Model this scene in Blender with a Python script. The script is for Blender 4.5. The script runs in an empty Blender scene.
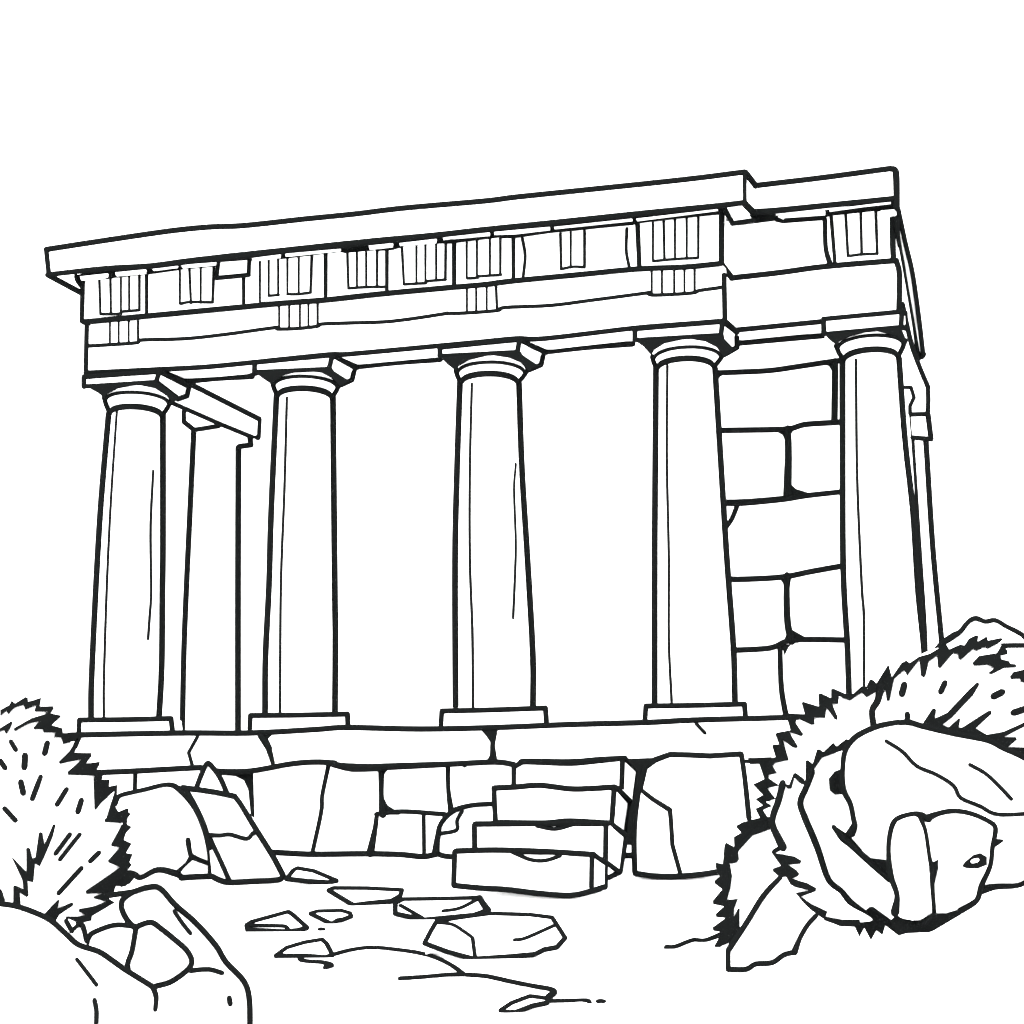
import bpy, math
import numpy as np
from mathutils import Vector
from mathutils.geometry import delaunay_2d_cdt

SC = bpy.context.scene
COL = SC.collection
# ------------------------------------------------------------------ camera
F = 1690.0                                   # focal length in pixels of a 1024 frame
PITCH = math.atan(408.0 / F)
FW = Vector((0, math.cos(PITCH), math.sin(PITCH)))
UP = Vector((0, -math.sin(PITCH), math.cos(PITCH)))
RT = Vector((1, 0, 0))
cd = bpy.data.cameras.new('camera')
cam = bpy.data.objects.new('camera', cd); COL.objects.link(cam)
cd.sensor_width = 36; cd.lens = F / 1024 * 36
cd.clip_start = 0.05; cd.clip_end = 4000
cam.rotation_euler = (math.pi / 2 + PITCH, 0, 0)
SC.camera = cam

def ray(u, v):
    return FW + RT * ((u - 512) / F) - UP * ((v - 512) / F)
def dist(p):
    return p.dot(FW)

# temple frame: A runs along the front to the right, N runs inwards
TH = math.radians(15)
A = Vector((math.cos(TH), -math.sin(TH), 0))
N = Vector((math.sin(TH), math.cos(TH), 0))
TS = math.radians(16.5)
NS = Vector((math.sin(TS), math.cos(TS), 0))
P0 = Vector((0, 25, 0))
Z = Vector((0, 0, 1))

def onplane(u, v, p, nrm):
    r = ray(u, v)
    return r * (p.dot(nrm) / r.dot(nrm))
def unN(u, v, n):                            # on the plane n metres behind the front
    return onplane(u, v, P0 + N * n, N)
def unY(u, v, y):
    r = ray(u, v)
    return r * (y / r.y)

# ground profile across the slope (n, z)
GK = [(-600, -1.5), (-25, -.77), (-19, -.36), (-17.1, -.23), (-15, -.13), (-12, -.05), (-8, .02),
      (-4, .14), (-2.5, .34), (-1.5, .60), (-.5, .86), (900, .86)]
_n = np.arange(-26, 1.01, .25)
_z = np.interp(_n, [k[0] for k in GK], [k[1] for k in GK])
for _i in range(6): _z[1:-1] = (_z[:-2] + 2 * _z[1:-1] + _z[2:]) / 4
GK = [GK[0]] + [(float(a), float(b)) for a, b in zip(_n, _z)] + [GK[-1]]
def gz(p):
    n = (p - P0).dot(N)
    return float(np.interp(n, [k[0] for k in GK], [k[1] for k in GK]))
def ghit(u, v):                              # where the view through a point meets the ground
    r = ray(u, v); y = 2.0
    while y < 40:
        p = r * (y / r.y)
        if p.z <= gz(p) and y > 2.01:
            return p
        y += .02
    return r * (40 / r.y)
def gd(u, v):
    return ghit(u, v).y

# ------------------------------------------------------------------ materials
def mat(name, c, rough, var, scale=3.0):
    m = bpy.data.materials.new(name); m.use_nodes = True
    nt = m.node_tree; b = nt.nodes['Principled BSDF']
    tc = nt.nodes.new('ShaderNodeTexCoord'); nz = nt.nodes.new('ShaderNodeTexNoise')
    nz.inputs['Scale'].default_value = scale; nz.inputs['Detail'].default_value = 4
    rp = nt.nodes.new('ShaderNodeValToRGB')
    rp.color_ramp.elements[0].position = .3; rp.color_ramp.elements[1].position = .7
    rp.color_ramp.elements[0].color = (c[0] - var, c[1] - var, c[2] - var, 1)
    rp.color_ramp.elements[1].color = (*c, 1)
    nt.links.new(tc.outputs['Object'], nz.inputs['Vector'])
    nt.links.new(nz.outputs['Fac'], rp.inputs['Fac'])
    nt.links.new(rp.outputs['Color'], b.inputs['Base Color'])
    b.inputs['Roughness'].default_value = rough
    b.inputs['Specular IOR Level'].default_value = 0.0
    return m
STONE = mat('white_stone', (.88, .88, .88), .95, .02)
EARTH = mat('white_ground', (.88, .88, .88), .95, .02, .4)
LEAF = mat('white_foliage', (.88, .88, .88), .95, .02, 6)
INK = mat('black_line', (.00125, .00138, .00138), .95, .0001, 8)

# ------------------------------------------------------------------ mesh builder
WADD = 1.25
def sm(pts, k=5):
    """smooth a pixel polyline (Catmull-Rom)"""
    P = [np.array(p, float) for p in pts]
    if len(P) < 3: return [tuple(p) for p in P]
    Q = [2 * P[0] - P[1]] + P + [2 * P[-1] - P[-2]]
    out = []
    for i in range(1, len(Q) - 2):
        p0, p1, p2, p3 = Q[i - 1], Q[i], Q[i + 1], Q[i + 2]
        for j in range(k):
            t = j / k
            out.append(.5 * (2 * p1 + (p2 - p0) * t + (2 * p0 - 5 * p1 + 4 * p2 - p3) * t * t + (3 * p1 - p0 - 3 * p2 + p3) * t ** 3))
    out.append(P[-1])
    return [tuple(p) for p in out]
def dense(pts, step=4.0):
    out = []
    for a, b in zip(pts[:-1], pts[1:]):
        L = math.dist(a[:2], b[:2]); k = max(1, int(L / step))
        for j in range(k):
            t = j / k
            out.append(tuple(x + (y - x) * t for x, y in zip(a, b)))
    out.append(tuple(pts[-1]))
    return out

class MB:
    def __init__(s): s.v = []; s.f = []; s.m = []
    def add(s, vs, fs, m):
        o = len(s.v)
        s.v += [tuple(x) for x in vs]
        for f in fs:
            s.f.append([i + o for i in f]); s.m.append(m)
    def prism(s, pts, ext, m=0):
        n = len(pts)
        vs = list(pts) + [p + ext for p in pts]
        fs = [list(range(n)), list(range(2 * n - 1, n - 1, -1))]
        for i in range(n):
            j = (i + 1) % n
            fs.append([j, i, i + n, j + n])
        s.add(vs, fs, m)
    def seg(s, P, R, K=8):
        """round rod through P with radii R and rounded ends"""
        n = len(P)
        T = []
        for i in range(n):
            d = P[min(i + 1, n - 1)] - P[max(i - 1, 0)]
            T.append(d.normalized() if d.length > 1e-9 else Vector((0, 0, 1)))
        u = T[0].orthogonal().normalized()
        rings = []
        def ring(c, u, t, r):
            w = t.cross(u)
            return [c + (u * math.cos(2 * math.pi * k / K) + w * math.sin(2 * math.pi * k / K)) * r for k in range(K)]
        for i in range(n):
            u = (u - T[i] * u.dot(T[i])).normalized()
            if i == 0:
                for a in (80, 45):
                    a = math.radians(a); rings.append(ring(P[0] - T[0] * R[0] * math.sin(a), u, T[0], R[0] * math.cos(a)))
            rings.append(ring(P[i], u, T[i], R[i]))
            if i == n - 1:
                for a in (45, 80):
                    a = math.radians(a); rings.append(ring(P[i] + T[i] * R[i] * math.sin(a), u, T[i], R[i] * math.cos(a)))
        vs = [p for r in rings for p in r]; fs = []
        for i in range(len(rings) - 1):
            for k in range(K):
                l = (k + 1) % K
                fs.append([i * K + k, i * K + l, (i + 1) * K + l, (i + 1) * K + k])
        fs.append(list(range(K))[::-1]); fs.append([(len(rings) - 1) * K + k for k in range(K)])
        s.add(vs, fs, 1)
    def tube(s, P, W):
        """line of pixel width W (one number or one per point) through 3D points, split at sharp corners"""
        n = len(P)
        if n == 1: P = [P[0], P[0] + Vector((1e-4, 0, 0))]; n = 2
        if isinstance(W, (int, float)): W = [W] * n
        if len(W) != n: W = list(np.interp(np.linspace(0, 1, n), np.linspace(0, 1, len(W)), W))
        R = [(w + WADD) / 2 * dist(p) / F for w, p in zip(W, P)]
        a = 0
        for i in range(1, n):
            sharp = False
            if i < n - 1:
                d0 = P[i] - P[i - 1]; d1 = P[i + 1] - P[i]
                sharp = d0.length > 1e-9 and d1.length > 1e-9 and d0.angle(d1) > math.radians(35)
            if i == n - 1 or sharp:
                s.seg(P[a:i + 1], R[a:i + 1]); a = i
    def build(s, name, white, parent=None):
        if parent is None:                       # origin at the base of the thing
            a = np.array(s.v); lo, hi = a.min(0), a.max(0); org = Vector(((lo[0] + hi[0]) / 2, (lo[1] + hi[1]) / 2, lo[2]))
            if name == 'ground': org = Vector()
        else:                                    # parts are stored relative to what carries them
            org = Vector(); q = parent
            while q is not None: org += q.location; q = q.parent
        me = bpy.data.meshes.new(name); me.from_pydata([tuple(Vector(p) - org) for p in s.v], [], s.f)
        me.materials.append(white); me.materials.append(INK)
        me.polygons.foreach_set('material_index', s.m); me.update()
        o = bpy.data.objects.new(name, me); COL.objects.link(o)
        if parent is not None: o.parent = parent
        else: o.location = org
        return o
    # --- on the temple's own planes
    def face(s, px, n, ext, dirv=None):
        pts = [unN(p[0], p[1], p[2] if len(p) > 2 else n) for p in px]
        s.prism(pts, (dirv or N) * ext)
    def ln(s, px, n, w, smooth=True):
        if smooth: px = sm(px)
        s.tube([unN(p[0], p[1], p[2] if len(p) > 2 else n) for p in px], w)
    def fill(s, px, n):
        s.prism([unN(p[0], p[1], n - .012) for p in px], N * .03, 1)

def empty(name, loc, parent=None):
    o = bpy.data.objects.new(name, None); COL.objects.link(o); o.location = loc
    if parent is not None: o.parent = parent
    return o
def tag(o, label, cat, group=None):
    o['label'] = label; o['category'] = cat
    if group: o['group'] = group
    return o

def C(ox, oy, sc):
    return lambda *pts: [(ox + p[0] / sc, oy + p[1] / sc) for p in pts]
cA, cB, cC, cD, cE = C(30, 150, 4), C(230, 150, 4), C(430, 150, 4), C(600, 150, 4), C(700, 150, 4)
cW, cX = C(700, 340, 4), C(768, 400, 4)      # cella wall
cS, cT, cU, cV = C(60, 640, 4), C(240, 640, 4), C(420, 680, 4), C(570, 680, 4)

# ================================================================== TEMPLE
temple = empty('temple', (0, 25, .86))
tag(temple, 'ruined Greek temple with a row of plain round columns under a long broken entablature', 'temple')

# ---- platform course
mb = MB()
top = [(72, 735.5), (77.5, 735), (180, 733), (250, 733), (315, 729.5), (347, 727.5), (420, 729), (495, 727.5), (570, 724.5), (645, 722.5), (695, 720), (785, 717.5), (920, 713)]
bot = [(60, 774), (97.5, 772.5), (135, 771), (200, 767.5), (250, 771), (290, 764), (315, 762), (335, 764), (380, 767), (452, 764), (495, 762), (514, 764), (570, 763), (655, 762), (745, 761), (770, 760), (920, 757)]
NSTY = -.75
mb.face(top + bot[::-1], NSTY, 7.0)
mb.ln(top, NSTY, 5); mb.ln([(775, 760), (830, 759), (920, 757), (920, 713)], NSTY, 5, False)
mb.ln(bot[:4], NSTY, 5); mb.ln([(200, 767.5), (216, 771), (250, 771), (290, 764), (315, 762), (335, 763)], NSTY, 5)
mb.ln([(333, 764.5), (352, 767.5), (380, 767.5)], NSTY, [5, 8, 7]); mb.ln([(380, 767), (452, 764), (495, 762), (514, 764.5)], NSTY, [6.5, 5, 5, 5])
mb.ln([(740, 761), (752, 761), (775, 760)], NSTY, 5.5)
mb.ln([(79.5, 736), (76, 745), (72, 752)], NSTY, 5)
mb.ln(cS((550, 388), (515, 450), (530, 503)), NSTY, 3.2, False)
mb.ln(cS((802, 380), (835, 432), (852, 492)), NSTY, [6, 6, 4], False)
mb.fill(cS((795, 378), (850, 378), (832, 395), (850, 432), (838, 452), (825, 440)), NSTY)
mb.fill(cU((238, 195), (312, 195), (300, 260), (310, 325), (265, 325), (278, 300), (280, 248), (262, 222)), NSTY)
mb.ln(cV((505, 175), (540, 212)), NSTY, 3)
mb.build('stylobate', STONE, temple)

# ---- foundation wall
mb = MB(); NF = -.6
mb.face([(62, 768), (920, 754), (920, 868), (60, 868)], NF, 1.0)
mb.ln(cS((302, 535), (300, 605)), NF, 4)
mb.fill(cS((620, 522), (772, 520), (778, 715), (762, 700), (752, 600), (735, 562), (700, 545), (640, 540)), NF)
mb.ln(cT((356, 495), (330, 620), (325, 690), (290, 852)), NF, 4)
mb.ln(cT((566, 510), (566, 620), (572, 695)), NF, [6, 4.5, 8])
mb.fill(cT((560, 700), (575, 630), (590, 660), (625, 682), (640, 700)), NF)
mb.fill(cT((540, 508), (600, 508), (582, 530), (562, 560), (550, 525)), NF)
mb.ln(cT((548, 700), (540, 760), (522, 852)), NF, [4, 5, 8])
mb.ln(cT((545, 697), (650, 686), (820, 697)), NF, 4)
mb.ln(cT((832, 505), (834, 600), (846, 690)), NF, [4, 4, 6])
mb.ln(cT((735, 700), (737, 855)), NF, 3.6)
mb.ln(cT((110, 848), (200, 853), (300, 857), (500, 855), (640, 858), (730, 866), (785, 857)), NF, 5)
mb.fill(cT((870, 495), (925, 495), (898, 512)), NF)
mb.build('foundation_wall', STONE, temple)

# ---- front columns
def interp_v(poly, t):
    v = poly[0][1] + (poly[-1][1] - poly[0][1]) * t
    u = np.interp(v, [p[1] for p in poly], [p[0] for p in poly])
    return float(u), float(v)

def column(L, R, base, arc, ab, side, inner, fillpoly, nax):
    mid = ((L[0][0] + R[0][0]) / 2, L[0][1])
    axis = unN(mid[0], mid[1], nax); dh = Vector((axis.x, axis.y, 0)).normalized(); rx = Vector((dh.y, -dh.x, 0))
    pl = lambda u, v: onplane(u, v, axis, dh)
    e = empty('column', tuple(Vector((axis.x, axis.y, 2.8)) - temple.location), temple)
    rings = []; INS = 3.2 * dist(axis) / F
    K = 14
    Ls, Rs = sm(L), sm(R)
    for i in range(K + 1):
        t = i / K
        a = pl(*interp_v(Ls, t)); b = pl(*interp_v(Rs, t))
        rings.append(((a + b) / 2, (b - a).length / 2 - INS))
    def lathe(mb, rings, seg=40):
        vs = []; fs = []
        for c, r in rings:
            vs += [c + Vector((math.cos(2 * math.pi * k / seg) * r, math.sin(2 * math.pi * k / seg) * r, 0)) for k in range(seg)]
        for i in range(len(rings) - 1):
            for k in range(seg):
                l = (k + 1) % seg
                fs.append([i * seg + k, i * seg + l, (i + 1) * seg + l, (i + 1) * seg + k])
        fs.append(list(range(seg))); fs.append([(len(rings) - 1) * seg + k for k in range(seg)][::-1])
        mb.add(vs, fs, 0)
    def hoop(mb, c, r, w, bulge=1.0):
        P = [c + Vector((math.cos(a) * r * bulge, math.sin(a) * r * bulge, 0)) for a in np.linspace(0, 2 * math.pi, 49)]
        mb.tube(P, w)
    # shaft
    s = MB(); low = (rings[-1][0] - Z * .22, rings[-1][1])
    lathe(s, rings + [low])
    s.tube([pl(u, v) for u, v in Ls], 5.4)
    s.tube([pl(u, v) for u, v in Rs], 5.4)
    zs = [r[0].z for r in rings][::-1]
    for line in inner:
        P = []
        for u, v in sm(line):
            p = pl(u, v)
            cx = float(np.interp(p.z, zs, [r[0].dot(rx) for r in rings][::-1])); rr = float(np.interp(p.z, zs, [r[1] for r in rings][::-1]))
            a = max(-1, min(1, (p.dot(rx) - cx) / rr))
            P.append(onplane(u, v, axis - dh * (rr * math.sqrt(1 - a * a) + .012), dh))
        s.tube(P, 2.3)
    s.build('shaft', STONE, e)
    # echinus
    s = MB()
    a0, b0 = pl(*arc[0]), pl(*arc[1])
    c1 = (a0 + b0) / 2; r1 = (b0 - a0).length / 2 - INS * .6
    c0, r0 = rings[0]
    lathe(s, [(c0 - Z * .02, r0), (c0, r0 * 1.01), (c0 * .5 + c1 * .5, r0 * .42 + r1 * .58), (c1, r1), (c1 + Z * .13, r1 * 1.04)])
    hoop(s, c0, r0, 5.8, 1.012)
    hoop(s, c0 * .2 + c1 * .8, r0 * .14 + r1 * .86 + .01, 2.8, 1.0)
    for sg in (-1, 1):
        s.tube([c0 + rx * sg * (r0 + INS * .8), c0 * .5 + c1 * .5 + rx * sg * (r0 * .42 + r1 * .58 + INS * .7), c1 + rx * sg * (r1 + INS * .6)], 4.6)
    s.build('echinus', STONE, e)
    # abacus
    s = MB(); na = nax - .56
    s.face(ab, na, .5)
    s.ln([ab[0], ab[1]], na, 4.5, False); s.ln([ab[1], ab[2]], na, 4.2); s.ln([ab[3], ab[0]], na, 4.6); s.ln([ab[3], ab[2]], na, 4)
    if side:
        sd = [(p[0], p[1], na + d) for p, d in zip(side, [0, .95, .95, .85, 0])]
        s.face(sd, na, -.45, A)
        s.ln([sd[0], sd[1]], na, 5, False); s.ln([sd[1], sd[2], sd[3]], na, 4.6, False); s.ln([sd[3], sd[4]], na, 5, False)
    for fp in fillpoly: s.fill(fp, na - .03)
    s.build('abacus', STONE, e)
    if base:
        s = MB(); nb = nax - .64
        s.face([base[0], base[1], base[2], base[3], (base[3][0], base[3][1] + 3), (base[0][0], base[0][1] + 3)], nb, .35)
        s.ln([base[0], base[1]], nb, 4.6, False); s.ln([base[1], ((base[1][0] + base[2][0]) / 2, (base[1][1] + base[2][1]) / 2 + .3), base[2]], nb, 4.6)
        s.ln([base[2], base[3]], nb, 4.6, False)
        s.build('plinth', STONE, e)

# first column
column([(108.7, 413), (101, 502), (96, 585), (91.5, 680), (91, 718)], [(163, 414), (163, 540), (162.5, 590), (161.7, 667), (159, 718)],
       [(79, 733), (79.5, 720), (171, 718.5), (172.5, 731)], [(104, 397), (171, 400)],
       [(84, 377), (159.5, 371.5), (156, 382), (84, 386.5)], [(159.5, 371.5), (189, 386.5), (187, 396), (178, 399), (156, 382)],
       [[(117, 412), (111, 502), (107, 585), (104, 680), (104, 717)], [(153, 471), (150.5, 527), (151, 590), (149.5, 617), (148, 639)]],
       [[(84, 385.5), (156, 381.5), (179, 398), (172, 402), (166, 395.5), (154, 388), (137, 384.5), (117, 388), (107, 393.5), (104, 398), (98, 393)]], 0)
column([(276.5, 395), (271, 515), (269, 585), (265.5, 655), (265, 715)], [(333, 397), (334, 500), (335, 600), (335.5, 640), (335, 713)],
       [(250, 729), (250.5, 715.5), (347.5, 714), (348, 727)], [(272.5, 383), (339, 384)],
       [(255, 362.5), (332.5, 355), (329, 369), (254.5, 372)], [(332.5, 355), (355, 367.5), (352, 380), (341, 385), (329, 369)],
       [[(287, 398), (284.5, 490), (281, 585), (280, 712)]],
       [[(254, 372), (329, 367.5), (349, 380.5), (340, 386), (333, 378.5), (321, 372.5), (303, 370), (284, 374.5), (274, 381), (271, 384), (262, 378)]], 0)
column([(460, 381), (457, 470), (455, 560), (455.5, 706)], [(519, 383), (522, 470), (527.6, 560), (533, 657), (533, 708)],
       [(441, 725), (442, 711), (545.5, 708), (546.5, 723)], [(456, 370), (527, 371)],
       [(440, 347.5), (519.5, 339.5), (517.5, 352), (440, 356)], [(519.5, 339.5), (544, 351.5), (541, 365), (529, 370), (517.5, 352)],
       [[(472, 384), (470, 470), (470, 560), (472.5, 634), (473, 707)], [(515.5, 464), (513.8, 490), (515.5, 540), (515, 570), (513, 618)]],
       [[(440, 357), (517, 351), (538, 365), (528, 370.5), (521, 362.5), (509, 357.5), (490, 354.5), (469, 359.5), (458, 366), (456, 371), (447, 364)]], 0)
column([(656, 366), (655, 500), (654.6, 560), (654.6, 703)], [(715, 368), (721, 465), (727, 560), (733.5, 647), (735, 702)],
       [(645, 720), (646, 706), (744.5, 704), (745.5, 717)], [(652.5, 354), (723, 357)],
       [(635, 329), (722.5, 321.5), (721, 335), (635, 340)], [(722.5, 321.5), (736.5, 332.5), (737, 347.5), (724, 355), (721, 335)],
       [[(667.5, 366), (667, 460), (669, 560), (669, 640), (671.7, 702)]],
       [[(635, 340.5), (721, 335), (734, 348.5), (724, 357), (716, 346.5), (705, 341), (687, 338), (664, 343), (654, 349.5), (651, 355), (643, 346)]], 0)
column([(842.5, 357), (842.5, 400), (843, 562), (847.5, 650), (849.5, 715)], [(899, 358), (905, 440), (913, 512), (918, 590), (924, 650), (928, 715)],
       None, [(836, 343), (905, 343)],
       [(823.5, 319), (902, 311.5), (901, 327), (824, 334)], [(902, 311.5), (905, 313), (906, 326), (905, 328), (901, 327)],
       [[(856, 360), (857, 465), (859, 525), (862, 590), (864, 620), (864, 700)]],
       [[(824, 334), (901, 327), (907, 341), (903, 341), (897, 335.5), (873, 330), (850, 336), (839.5, 341), (837, 345), (830, 340)]], .5)

# ---- left beam running back to an inner pier
mb = MB()
bm_ = [(160, 369, .2), (190, 384, .3), (259, 419, 2.7), (258, 437.5, 2.7), (252, 437, 2.6), (220, 424, 1.6), (171, 402.5, .25), (158, 395, .2)]
mb.face(bm_, 0, 1, -A * .3 + Z * .3)
mb.ln([bm_[1], bm_[2]], 0, 5, False); mb.ln([bm_[2], bm_[3], bm_[4]], 0, 5, False); mb.ln([(171, 402.5, .15), (220, 424, 1.4), (252, 437, 1.85)], 0, 4, False)
mb.build('side_beam', STONE, temple)
pier = empty('inner_pier', tuple(unN(212, 735, 2.3) - temple.location), temple)
mb = MB()
mb.face([(194, 428), (238, 436), (238, 748), (182.5, 748), (187, 585)], 2.0, .6)
mb.ln([(194, 430), (190, 515), (186.5, 590), (184, 655), (182.5, 732)], 2.0, 5.4)
mb.ln([(238.5, 447), (238, 590), (238, 732)], 2.0, 5.4)
mb.build('shaft', STONE, pier)
mb = MB()
mb.face([(184, 411), (220, 424), (250, 436), (251, 445), (239, 446.5), (194, 431), (184, 422)], 1.9, .75)
mb.ln([(184, 411), (184, 422), (194, 430), (219, 426)], 1.9, 4.2, False)
mb.ln([(250, 437), (251, 445), (239, 446.5)], 1.9, 4.8, False)
mb.build('capital', STONE, pier)

# ---- architraves
mb = MB(); NA = -.42
abot = [(86, 373), (157.5, 369.5), (205, 367), (252, 362.5), (285, 359), (330, 354.5), (350, 354), (437, 346), (485, 341.5), (517, 338.5), (545, 338.5), (635, 328), (685, 324), (722, 321)]
atop = [(84, 322), (147.5, 316), (242, 307), (285, 303), (325, 300), (380, 294), (450, 287.5), (485, 284.5), (512, 281), (580, 274.5), (637, 269), (685, 267), (721, 263.5)]
mb.face(atop + [(725, 268), (725, 321)] + abot[::-1], NA, .54)
mb.ln(abot, NA, 4.8)
mb.ln([(87, 324), (86, 373)], NA, 4.4)
mb.ln([(724, 275), (725, 322)], NA, 4.4)
for a, b in (((185, 381.5), (252, 376.5)), ((355, 367), (440, 359.5)), ((544, 352), (632.5, 344))):
    mb.ln([a, ((a[0] + b[0]) / 2, (a[1] + b[1]) / 2 - .8), b], NA + .56, 5.4)
mb.ln([(159, 370, NA), (187, 383.5, NA + .56)], 0, 5.4, False)
mb.ln([(332, 355, NA), (357, 367.5, NA + .56)], 0, 5, False)
mb.ln([(519, 339.5, NA), (546, 352.5, NA + .56)], 0, 5, False)
mb.ln([(247, 376.5), (258, 373)], NA, 4)
# lower fascia line
mb.ln([(88, 346)] + cA((300, 780), (425, 771), (450, 760), (620, 755), (780, 738), (985, 710)) + cB((190, 716), (270, 714), (350, 705), (370, 696), (480, 692), (650, 685), (860, 655))
      + cC((60, 654), (140, 652), (270, 642), (300, 630), (480, 622), (640, 602), (860, 573)) + cD((190, 572), (210, 580), (300, 577), (375, 571), (400, 562), (492, 549)), NA, 3.3)
mb.build('architrave', STONE, temple)
mb = MB(); NB = .05
mb.face([(727, 278), (734, 277.5), (825, 266), (895, 260), (897.5, 262), (899.5, 290), (899, 311), (822, 321), (737.5, 330), (727, 324)], NB, .5)
mb.ln([(731, 278), (780, 272.5), (825, 266.5), (896, 260.5)], NB, 5.5)
mb.ln([(721, 263.5), (732, 278)], NB - .3, 5.5, False)
mb.ln([(737, 330), (822.5, 321.5)], NB, 5)
mb.ln([(740, 343), (825, 335.5)], NB + .52, 5.4)
mb.ln([(896.5, 261), (899.5, 275), (899, 311)], NB, 5)
mb.ln([(726, 322), (737, 332)], NB - .3, 5, False)
mb.build('architrave', STONE, temple)

# ---- frieze with triglyphs
frieze = MB(); NFz = -.45
ftop = [(82, 276), (145, 269), (230, 258), (340, 246), (435, 236), (555, 223), (630, 215), (685, 209), (721, 206)]
frieze.face(ftop + [(721.5, 264)] + atop[::-1][1:] + [(82, 322)], NFz, .7)
frieze.ln(atop[:7], NFz, 5.4); frieze.ln(atop[6:], NFz, 5.2)
frieze.ln([(83, 280), (82.5, 300), (82, 321), (88, 323.5)], NFz, 4.4, False)
frieze.ln([(722, 208), (721.5, 235), (721.5, 262)], NFz, 5)
# solid black ink strip under the cornice, behind the mutules
cor_b = [(49, 274.5), (105, 268.5), (150, 266), (190, 261), (230, 257), (285, 250.5), (340, 245), (380, 240.5), (435, 235.2), (485, 229.5), (555, 222.5), (630, 214.5), (685, 209), (720, 205.5), (744.5, 202.5)]
strip = cA((190, 528), (285, 520), (330, 512), (460, 500), (600, 480), (745, 465), (760, 450), (880, 442), (1000, 434)) + cB((205, 436), (440, 408), (470, 414), (550, 406), (650, 400), (690, 388), (820, 374), (895, 374)) \
    + cC((60, 374), (240, 354), (345, 352), (480, 332), (520, 328), (810, 300), (845, 290)) + cD((150, 290), (300, 275), (480, 258))
frieze.fill([(76, 275)] + cor_b[1:14] + strip[::-1], NFz)
def vl(f, x, y0, y1, w=1.7, x1=None):
    a, b = f((x, y0), (x1 if x1 is not None else x, y1))
    return [a, b], w
div = [vl(cA, 467, 492, 662, 3), vl(cA, 855, 512, 612, 3), vl(cB, 383, 415, 583, 3.6), vl(cB, 628, 400, 568, 3.2), vl(cB, 897, 368, 543, 4), vl(cC, 334, 350, 518, 3.4), vl(cC, 830, 285, 470, 4.2, 838)]
for p, w in div: frieze.ln(p, NFz, w)
frieze.ln(cC((370, 355), (381, 425), (373, 505)), NFz, 2.6); frieze.ln(cC((788, 315), (785, 400), (797, 468)), NFz, 2.6)
fr = frieze.build('frieze', STONE, temple)
def triglyph(lines, bots, n, mn):
    s = MB()
    us = [p[0] for l, w in lines for p in l]; vs = [p[1] for l, w in lines for p in l]
    px = [lines[0][0][0], lines[-1][0][0], lines[-1][0][1], lines[0][0][1]]
    s.face(px, n - .03, .06)
    for l, w in lines: s.ln(l, n - .03, w)
    for b in bots: s.ln(b, n - .03, 2.2)
    s.build('triglyph', STONE, mn)
triglyph([vl(cA, 278, 522, 655, 2, 282), vl(cA, 322, 515, 655, 2, 324), vl(cA, 364, 510, 652), vl(cA, 397, 508, 642), vl(cA, 437, 502, 640)], [cA((282, 656), (362, 655)), cA((364, 646), (437, 640))], NFz, fr)
triglyph([vl(cA, 600, 480, 615), vl(cA, 638, 475, 612, 2, 644), vl(cA, 683, 470, 610), vl(cA, 735, 470, 608, 2, 730)], [cA((602, 615), (640, 608), (730, 609))], NFz, fr)
triglyph([vl(cB, 120, 448, 606), vl(cB, 155, 445, 580), vl(cB, 193, 438, 580), vl(cB, 230, 432, 577), vl(cB, 275, 430, 574), vl(cB, 327, 424, 570, 2, 322)], [cB((155, 583), (195, 580)), cB((230, 577), (275, 576), (322, 570))], NFz, fr)
triglyph([vl(cB, 470, 412, 552, 2, 474), vl(cB, 508, 410, 548), vl(cB, 545, 405, 546), vl(cB, 588, 402, 546)], [cB((474, 553), (545, 548), (624, 547))], NFz, fr)
triglyph([vl(cB, 688, 388, 535, 2, 696), vl(cB, 746, 388, 532), vl(cB, 782, 382, 530), vl(cB, 825, 378, 522), vl(cB, 863, 375, 518, 2, 861)], [cB((696, 537), (783, 532)), cB((785, 524), (862, 518))], NFz, fr)
triglyph([vl(cC, 147, 370, 512), vl(cC, 188, 360, 508), vl(cC, 240, 356, 502), vl(cC, 281, 350, 500)], [cC((148, 513), (190, 511)), cC((192, 505), (284, 499))], NFz, fr)
triglyph([vl(cC, 522, 335, 476, 2.2, 525), vl(cC, 563, 330, 470), vl(cC, 618, 324, 468, 2.2)], [cC((525, 476), (570, 467), (618, 468))], NFz, fr)
triglyph([vl(cD, 212, 290, 443), vl(cD, 255, 285, 436, 2, 258), vl(cD, 300, 278, 435), vl(cD, 347, 275, 432), vl(cD, 393, 270, 430)], [cD((213, 444), (300, 436), (392, 431))], NFz, fr)
def guttae(lines, bottom_w=0):
    s = MB()
    px = [lines[0][0][0], lines[-1][0][0], lines[-1][0][1], lines[0][0][1]]
    s.face(px, NA - .02, .04)
    for l, w in lines: s.ln(l, NA - .02, w)
    s.build('guttae', STONE, fr)
guttae([vl(cA, 320, 690, 775), vl(cA, 355, 690, 772), vl(cA, 395, 685, 770), vl(cA, 432, 685, 767)])
guttae([vl(cB, 197, 618, 712), vl(cB, 237, 615, 710), vl(cB, 280, 612, 708), vl(cB, 314, 610, 705), vl(cB, 350, 605, 702)])
guttae([vl(cC, 148, 555, 645), vl(cC, 185, 552, 643), vl(cC, 227, 550, 636), vl(cC, 264, 548, 636, 2, 268)])
guttae([vl(cD, 207, 485, 575), vl(cD, 248, 485, 574), vl(cD, 297, 482, 572), vl(cD, 338, 480, 568), vl(cD, 378, 475, 564)])

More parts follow.
